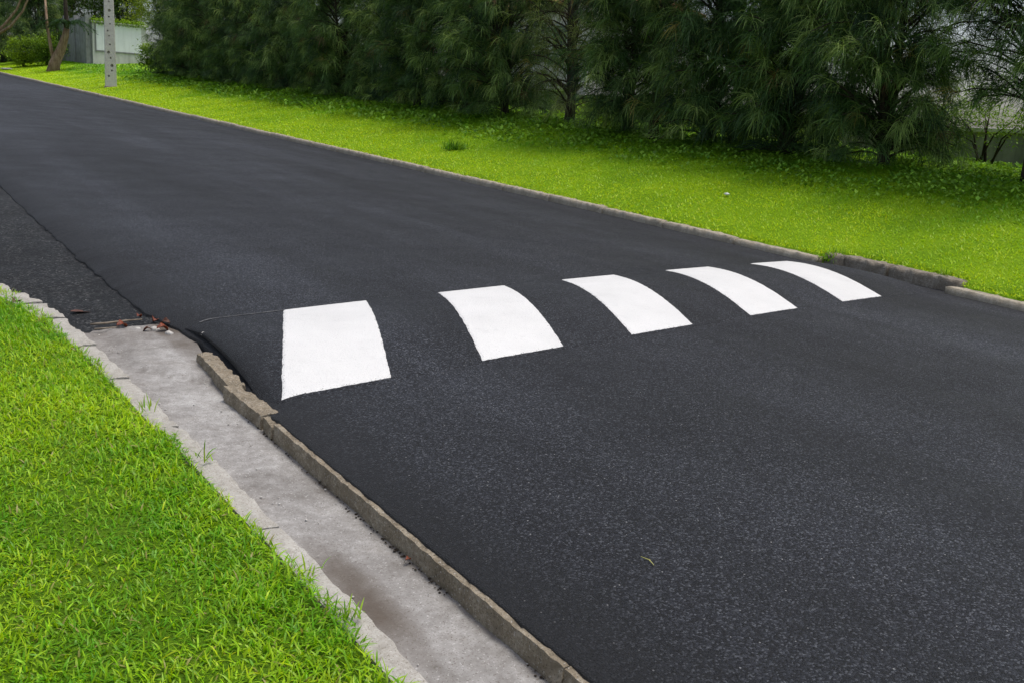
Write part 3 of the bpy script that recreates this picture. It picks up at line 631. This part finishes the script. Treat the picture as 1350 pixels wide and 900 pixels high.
# leaning tree with drooping fronds
def leaning_tree(x, y):
    z = vz(x, y); t = empty('leaning_tree', (x, y, z)); tag(t, 'leaning brown trunk with drooping dark fronds beside the grey wall', 'tree')
    # local axes: lean to the picture's right
    rr = Vector((.815, -.58, 0)); V, F = [], []
    pts = [Vector((0, 0, -.15)), rr*.12+Vector((0, 0, .35)), rr*.42+Vector((0, 0, .95)), rr*.62+Vector((0, 0, 1.5)), rr*.70+Vector((0, 0, 1.85))]
    tube(V, F, pts, [.30, .235, .20, .15, .12], 12)
    link('trunk', pyd('leaning_trunk', V, F, True), t, M['pale_bark'])
    V, F = [], []; tube(V, F, [rr*.05+Vector((0, 0, .55)), rr*(-.03)+Vector((0, 0, 1.0)), rr*(-.15)+Vector((0, 0, 1.9)), rr*(-.2)+Vector((0, 0, 3.2))], [.085, .075, .06, .04], 8)
    link('side_stem', pyd('side_stem', V, F, True), t, M['pale_bark'])
    V, F = [], []; tube(V, F, [rr*.69+Vector((0, 0, 1.8)), rr*.70+Vector((0, 0, 2.2)), rr*.68+Vector((0, 0, 3.0)), rr*.78+Vector((0, 0, 4.3))], [.115, .10, .08, .05], 9)
    link('upper_stem', pyd('upper_stem', V, F, True), t, M['bark'])
    V, F = [], []; tube(V, F, [rr*.34+Vector((0, 0, .9)), rr*.56+Vector((0, 0, 1.02))], [.075, .06], 8)
    link('stub', pyd('stub', V, F, True), t, M['bark'])
    g = rng; top = np.array(rr*.70)+np.array([0, 0, 2.0]); rrn = np.array(rr)
    for j in range(11):
        an = j*2*np.pi/11+g.uniform(-.2, .2); dh = np.array([np.cos(an), np.sin(an), 0]); Lf = g.uniform(.9, 1.5)
        s = np.linspace(0, 1, 12); rib = top+dh*(Lf*s)[:, None]*.85+np.array([0, 0, 1])*(Lf*(.75*s-.95*s*s))[:, None]
        nn = 130; q = g.uniform(.08, 1, nn); P = np.stack([np.interp(q, s, rib[:, k_]) for k_ in range(3)], -1)
        sd = np.cross(dh, [0, 0, 1.0]); sg = g.choice([-1, 1], nn)[:, None]
        D = dh*.7+sd*sg*.7+np.array([0, 0, .1])+g.normal(0, .12, (nn, 3)); D /= np.linalg.norm(D, axis=1, keepdims=True)
        Vv, Ff, _ = ribbons(P, D, g.uniform(.18, .34, nn), g.uniform(.02, .03, nn), g.uniform(.25, .6, nn), 3)
        c = np.repeat(np.array([.022, .06, .016])*np.exp(g.normal(0, .3, nn))[:, None], 8, 0)
        link('frond', mesh_np('frond', Vv, Ff, False, c), t, M['leaf'])
leaning_tree(8.85, 48.6)
# tree just outside the frame whose pale limbs cross the top left corner
t = empty('bare_limbed_tree', (7.9, 53.0, vz(7.9, 53))); tag(t, 'tree with pale bare limbs slanting across the top left corner', 'tree')
rr = Vector((.815, -.58, 0)); V, F = [], []
tube(V, F, [rr*-1.2+Vector((0, 0, -.2)), rr*-1.1+Vector((0, 0, .9)), rr*-.9+Vector((0, 0, 1.5))], [.2, .16, .13], 10)
link('trunk', pyd('bare_trunk', V, F, True), t, M['pale_bark'])
for a, b in ((0, 0), (.28, -.06)):
    V, F = [], []; tube(V, F, [rr*-.92+Vector((0, 0, 1.4)), rr*(-.25+a)+Vector((0, 0, 2.05+b)), rr*(.35+a)+Vector((0, 0, 2.75+b)), rr*(.7+a)+Vector((0, 0, 3.5+b)), rr*(.85+a)+Vector((0, 0, 4.4))], [.09, .065, .05, .04, .02], 8)
    link('limb', pyd('bare_limb', V, F, True), t, M['pale_bark'])
nl = 1500; P = rng.normal(0, 1, (nl, 3))*np.array([.8, .8, .45])+np.array(rr)*.6+np.array([0, 0, 4.5])
c = np.array([.04, .10, .015])*np.exp(rng.normal(0, .35, nl))[:, None]
V, F, c = leaf_cards(P, rng.uniform(.1, .18, nl), rng.uniform(.35, .5, nl), c, (-.6, 1)); link('crown', mesh_np('bare_tree_crown', V, F, False, c), t, M['leaf'])

# ------------------------------------------------------------------ concrete utility pole
def box_me(name, x0, x1, y0, y1, z0, z1, bev=.0):
    bm = bmesh.new(); bmesh.ops.create_cube(bm, size=1)
    for v in bm.verts: v.co = Vector(((x0+x1)/2+v.co.x*(x1-x0), (y0+y1)/2+v.co.y*(y1-y0), (z0+z1)/2+v.co.z*(z1-z0)))
    if bev: bmesh.ops.bevel(bm, geom=bm.edges[:], offset=bev, segments=1, affect='EDGES')
    me = bpy.data.meshes.new(name); bm.to_mesh(me); bm.free(); return me
PX, PY = 8.25, 35.5
pole = empty('utility_pole', (PX, PY, vz(PX, PY)), R(-12)); tag(pole, 'weathered pale concrete utility pole with rows of bolt holes standing on the verge', 'pole')
bm = bmesh.new(); secs = [(-.3, .185, .15), (0, .182, .148), (1.5, .165, .135), (3, .148, .12), (7.5, .10, .085)]
rings = []
for z, a, b in secs:
    cnr = [(-a, -b+.02), (-a+.02, -b), (a-.02, -b), (a, -b+.02), (a, b-.02), (a-.02, b), (-a+.02, b), (-a, b-.02)]
    rings.append([bm.verts.new((x, y, z)) for x, y in cnr])
for i in range(len(rings)-1):
    for j in range(8): bm.faces.new((rings[i][j], rings[i][(j+1) % 8], rings[i+1][(j+1) % 8], rings[i+1][j]))
bm.faces.new(rings[-1]); bm.faces.new(list(reversed(rings[0])))
bmesh.ops.recalc_face_normals(bm, faces=bm.faces[:])
me = bpy.data.meshes.new('pole_shaft'); bm.to_mesh(me); bm.free()
shaft = link('shaft', me, pole, M['pole'])
bm = bmesh.new()
for z, hx, rad in [(.34, -.06, .03), (.52, .04, .03), (.68, .045, .05), (.92, .01, .028), (1.10, -.05, .045), (1.35, .0, .026), (1.62, -.02, .022), (1.78, -.06, .026), (2.0, .02, .024), (2.22, -.01, .028), (2.42, .01, .045), (2.7, .0, .025), (3.0, 0, .03), (3.4, 0, .03), (3.8, 0, .03)]:
    rt_ = bmesh.ops.create_cone(bm, cap_ends=True, segments=12, radius1=rad, radius2=rad, depth=.2, matrix=Matrix.Translation((hx, -.14, z)) @ Matrix.Rotation(R(90), 4, 'X'))
cut_me = bpy.data.meshes.new('cutter'); bm.to_mesh(cut_me); bm.free(); cut = bpy.data.objects.new('cutter', cut_me); COL.objects.link(cut); cut.parent = pole
bo = shaft.modifiers.new('b', 'BOOLEAN'); bo.object = cut; bo.operation = 'DIFFERENCE'; bo.solver = 'EXACT'
bpy.context.view_layer.update(); dg = bpy.context.evaluated_depsgraph_get()
nm_ = bpy.data.meshes.new_from_object(shaft.evaluated_get(dg)); shaft.modifiers.clear(); shaft.data = nm_
bpy.data.objects.remove(cut)
link('footing', stone_mesh('footing', .42, .36, .16, 5, .01, .03, 4, 4, 2), pole, M['kerb_dark']).location = (-.21, -.18, .015)

# ------------------------------------------------------------------ walls
def wz(y): return SLOPE*y
bw = empty('white_panelled_wall', (11.25, 51.75, 0)); tag(bw, 'low concrete wall with recessed white panel behind the utility pole', 'wall')
zb = SLOPE*51.75+.55
link('body', box_me('wall_body', 0, 2.45, 0, .22, zb-.3, zb+2.15), bw, M['wall_light'])
pf = link('panel', box_me('wall_panel', .16, 2.25, -.012, .05, zb+.88, zb+2.08, .006), bw, M['wall_white'])
for n_, a in (('frame_strip', (.10, .155, -.03, .03, zb+.80, zb+2.12)), ('frame_strip', (.155, 2.3, -.03, .03, zb+.815, zb+.872))): link(n_, box_me(n_, *a), bw, M['wall_grey'])
link('coping', box_me('coping', -.04, 2.5, -.05, .27, zb+2.151, zb+2.22, .01), bw, M['wall_light'])
# wall running on along the verge; its shading is put into the grey tone
gw = empty('grey_wall', (11.05, 51.9, 0)); tag(gw, 'weathered concrete wall behind the leaning trunk, shaded side coloured grey', 'wall')
for j in range(6):
    y0 = j*2.5+.1; zz = wz(51.9+y0)+.3
    link('wall_panel', box_me('grey_wall_panel', -.02, .18, y0, y0+2.49, zz-.4, zz+2.62), gw, M['wall_grey'])
    link('pilaster', box_me('grey_pilaster', -.07, .2, y0-.12, y0+.12, zz-.4, zz+2.70), gw, M['wall_grey'])
# long wall behind the trees
lw = empty('hedge_back_wall', (13.95, 20, 0)); tag(lw, 'long low grey wall behind the casuarina row', 'wall')
yy = -6.0
while yy < 51:
    zz = SLOPE*yy+.72; y0 = yy-20
    link('base_panel', box_me('base_panel', 0, .16, y0, y0+2.985, zz-.3, zz+.62), lw, M['wall_grey'])
    link('coping', box_me('wall_coping', -.03, .19, y0, y0+2.985, zz+.621, zz+.69, .008), lw, M['wall_light'])
    link('pilaster', box_me('pilaster', -.05, .2, y0-.13, y0+.13, zz-.3, zz+.78), lw, M['wall_grey'])
    yy += 3.0
# creeper hanging over the white wall top
n = 1500; x = rng.uniform(11.2, 13.8, n); y = 51.8+rng.normal(0, .12, n)
P = np.stack([x, y, zb+2.2+rng.normal(.02, .08, n)], -1)
c = np.array([.20, .34, .02])*np.exp(rng.normal(0, .3, n))[:, None]
V, F, c = leaf_cards(P, rng.uniform(.08, .14, n), rng.uniform(.3, .5, n), c, (-.8, .9))
tag(link('wall_creeper', mesh_np('creeper', V, F, False, c), None, M['leaf']), 'bright yellow-green creeper fringe along the top of the white-panelled wall', 'creeper', kind='stuff')

# house glimpsed over the wall
hb = empty('house', (31, 41, 2.2)); tag(hb, 'cream house with orange tiled roof glimpsed through the casuarinas', 'house')
link('wall', box_me('house_wall', -3, 3, -6, 6, -.6, 4.7), hb, M['cream'])
V = [(-3.5, -6.5, 4.7), (3.5, -6.5, 4.7), (3.5, 6.5, 4.7), (-3.5, 6.5, 4.7), (0, -4, 6.3), (0, 4, 6.3), (-3.5, -6.5, 4.82), (3.5, -6.5, 4.82), (3.5, 6.5, 4.82), (-3.5, 6.5, 4.82)]
link('roof', pyd('house_roof', V, [(3, 2, 1, 0), (0, 1, 7, 6), (1, 2, 8, 7), (2, 3, 9, 8), (3, 0, 6, 9), (6, 7, 4), (7, 8, 5, 4), (8, 9, 5), (9, 6, 4, 5)]), hb, M['roof'])
for yv in (-4, -1.3, 1.4, 4.1):
    wdo = link('window', box_me('house_window', -3.06, -2.95, yv-.6, yv+.6, 2.6, 3.9), hb, M['wall_light']); link('pane', box_me('house_pane', -3.075, -3.055, yv-.5, yv+.5, 2.7, 3.8), wdo, M['glass'])

# ------------------------------------------------------------------ litter: leaves, twigs, stones, straw
def dead_leaf(x, y, z, size, rz, tilt, label, mat='dead_leaf', curl=.35):
    n1, n2 = 9, 5; V, F = [], []
    for i in range(n1):
        s = i/(n1-1); hw = .32*math.sin(math.pi*min(1, s*.95+.03))**.8*(1+.18*math.sin(s*19))
        for j in range(n2):
            v = (j/(n2-1)-.5)*2; V.append(((s-.5)*size, v*hw*size, size*(curl*v*v*hw*1.6+curl*.55*math.sin(s*4.1)+.1*curl*math.sin(9*v+7*s))))
    for i in range(n1-1):
        for j in range(n2-1): a = i*n2+j; F.append((a, a+1, a+n2+1, a+n2))
    me = pyd('leaf', V, F, True); o = link('dead_leaf', me, None, M[mat]); o.location = (x, y, z); o.rotation_euler = (tilt, .15, rz)
    so = o.modifiers.new('thick', 'SOLIDIFY'); so.thickness = .0015
    tag(o, label, 'leaf'); return o
gz = lambda y, dz=0: SLOPE*y-.064+dz
dead_leaf(1.205, 5.10, gz(5.1, .022), .065, .5, .3, 'curled rust-red dead leaf lying in the gutter nearest the lawn edging')
dead_leaf(1.375, 4.985, gz(4.98, .024), .065, .2, .2, 'bright rust dead leaf at the gutter end beside the road edge')
dead_leaf(1.375, 5.15, gz(5.15, .026), .055, 1.3, .5, 'red-brown dead leaf tucked under the fresh asphalt edge', 'dead_leaf')
dead_leaf(1.41, 5.07, gz(5.07, .03), .06, 2.2, -.4, 'small crumpled dead leaf between the two rust leaves by the road edge', 'dark_leaf')
dead_leaf(1.30, 5.0, gz(5.0, .018), .045, 2.9, .1, 'small dark brown leaf in the middle of the gutter end', 'dark_leaf')
dead_leaf(1.325, 5.24, gz(5.24, .03), .04, .9, .1, 'tiny rust leaf scrap on the old asphalt lip', 'dead_leaf')
dead_leaf(1.10, 5.52, SLOPE*5.52-.062, .12, .35, .0, 'dark reddish stain on the coarse old asphalt, modelled as a flat leaf', 'dark_leaf', .05)  # leaf shape laid flat for a reddish stain
dead_leaf(.80, 5.62, SLOPE*5.62-.02, .07, 1.0, .3, 'brown dead leaf between the edging lumps and the lawn', 'dark_leaf')
dead_leaf(1.31, 2.30, gz(2.30, .012), .022, .4, .2, 'tiny orange leaf at the foot of the brown kerb', 'dead_leaf')
def twig(pts, rads, label, mat='twig'):
    V, F = [], []; tube(V, F, pts, rads, 6); o = link('twig', pyd('twig', V, F, True), None, M[mat]); tag(o, label, 'twig'); return o
twig([(1.07, 5.17, gz(5.17, .022)), (1.15, 5.155, gz(5.15, .027)), (1.25, 5.19, gz(5.19, .025)), (1.33, 5.20, gz(5.2, .024))], [.005, .006, .005, .003], 'longer pale twig lying across the gutter end')
twig([(1.07, 5.08, gz(5.08, .02)), (1.12, 5.075, gz(5.07, .022)), (1.19, 5.09, gz(5.09, .02))], [.004, .004, .003], 'short pale twig pointing at the curled rust leaf')
twig([(1.853, 1.915, SLOPE*1.915+crown(1.853)+.006), (1.858, 1.885, SLOPE*1.885+crown(1.858)+.008), (1.851, 1.858, SLOPE*1.858+crown(1.851)+.006)], [.0012, .0018, .001], 'single yellow straw lying on the dark road', 'straw')
def pebble(name, x, y, z, s, label, mat='stone', fl=.6, cat='stone'):
    bm = bmesh.new(); bmesh.ops.create_icosphere(bm, subdivisions=2, radius=s)
    for v in bm.verts: v.co += mnoise.noise_vector(v.co*(1.7/s)+Vector((x*7, y*3, 1)))*s*.35; v.co.z *= fl
    me = bpy.data.meshes.new(name); bm.to_mesh(me); bm.free()
    for p in me.polygons: p.use_smooth = True
    o = link(name, me, None, M[mat]); o.location = (x, y, z); tag(o, label, cat); return o
pebble('stone', 1.50, 4.72, SLOPE*4.72-.008, .016, 'small pale stone at the left end of the speed bump line')
pebble('stone', 1.345, 5.02, gz(5.02, .012), .026, 'pale lump of rubble beside the bright rust leaf')
pebble('stone', 1.39, 4.93, gz(4.93, .012), .022, 'small grey rubble lump at the gutter end under the asphalt edge')
pebble('stone', 1.27, 5.06, gz(5.06, .01), .018, 'small pale rubble lump between the two rust leaves')
pebble('litter_scrap', 8.50, 7.92, vz(8.5, 7.92)+.03, .030, 'small white scrap lying on the far bank', 'wall_white', .5, 'litter')
pebble('stone', 7.85, 54.0, vz(7.85, 54)+.03, .30, 'flat pale slab on the grass by the far end of the road', 'stone', .18)

# crumbs of grit and dark debris gathered along the kerb foot and on the gutter floor
def crumbs(name, pts, sizes, mat, label, cat):
    bm = bmesh.new()
    for (x, y, z), sz in zip(pts, sizes):
        rt_ = bmesh.ops.create_icosphere(bm, subdivisions=1, radius=sz)
        for v in rt_['verts']:
            v.co += mnoise.noise_vector(v.co*(2/sz)+Vector((x*50, y*50, 0)))*sz*.4; v.co.z *= .6; v.co += Vector((x, y, z))
    me = bpy.data.meshes.new(name); bm.to_mesh(me); bm.free(); tag(link(name, me, None, M[mat]), label, cat, kind='stuff')
n = 260; yy_ = rng.uniform(.8, 4.9, n); xx_ = np.interp(yy_, [0, 3.3, 4.4, 5], [1.328, 1.326, 1.345, 1.42])-np.abs(rng.normal(0, .009, n)); keep = fbm(yy_, yy_*0, 3, 200) > .42
crumbs('kerb_debris', [(a, b, SLOPE*b-.066) for a, b in zip(xx_[keep], yy_[keep])], rng.uniform(.0015, .005, n)[keep], 'bark', 'dark grit and debris gathered along the foot of the brown kerb', 'debris')
n = 160; yy_ = np.concatenate([rng.uniform(.8, 5, n//2), rng.uniform(4.7, 5.1, n//2)]); xx_ = rng.uniform(1.06, 1.34, n)
crumbs('gutter_grit', [(a, b, SLOPE*b-.066) for a, b in zip(xx_, yy_)], rng.uniform(.0015, .005, n), 'stone', 'fine pale grit scattered over the gutter floor', 'grit')
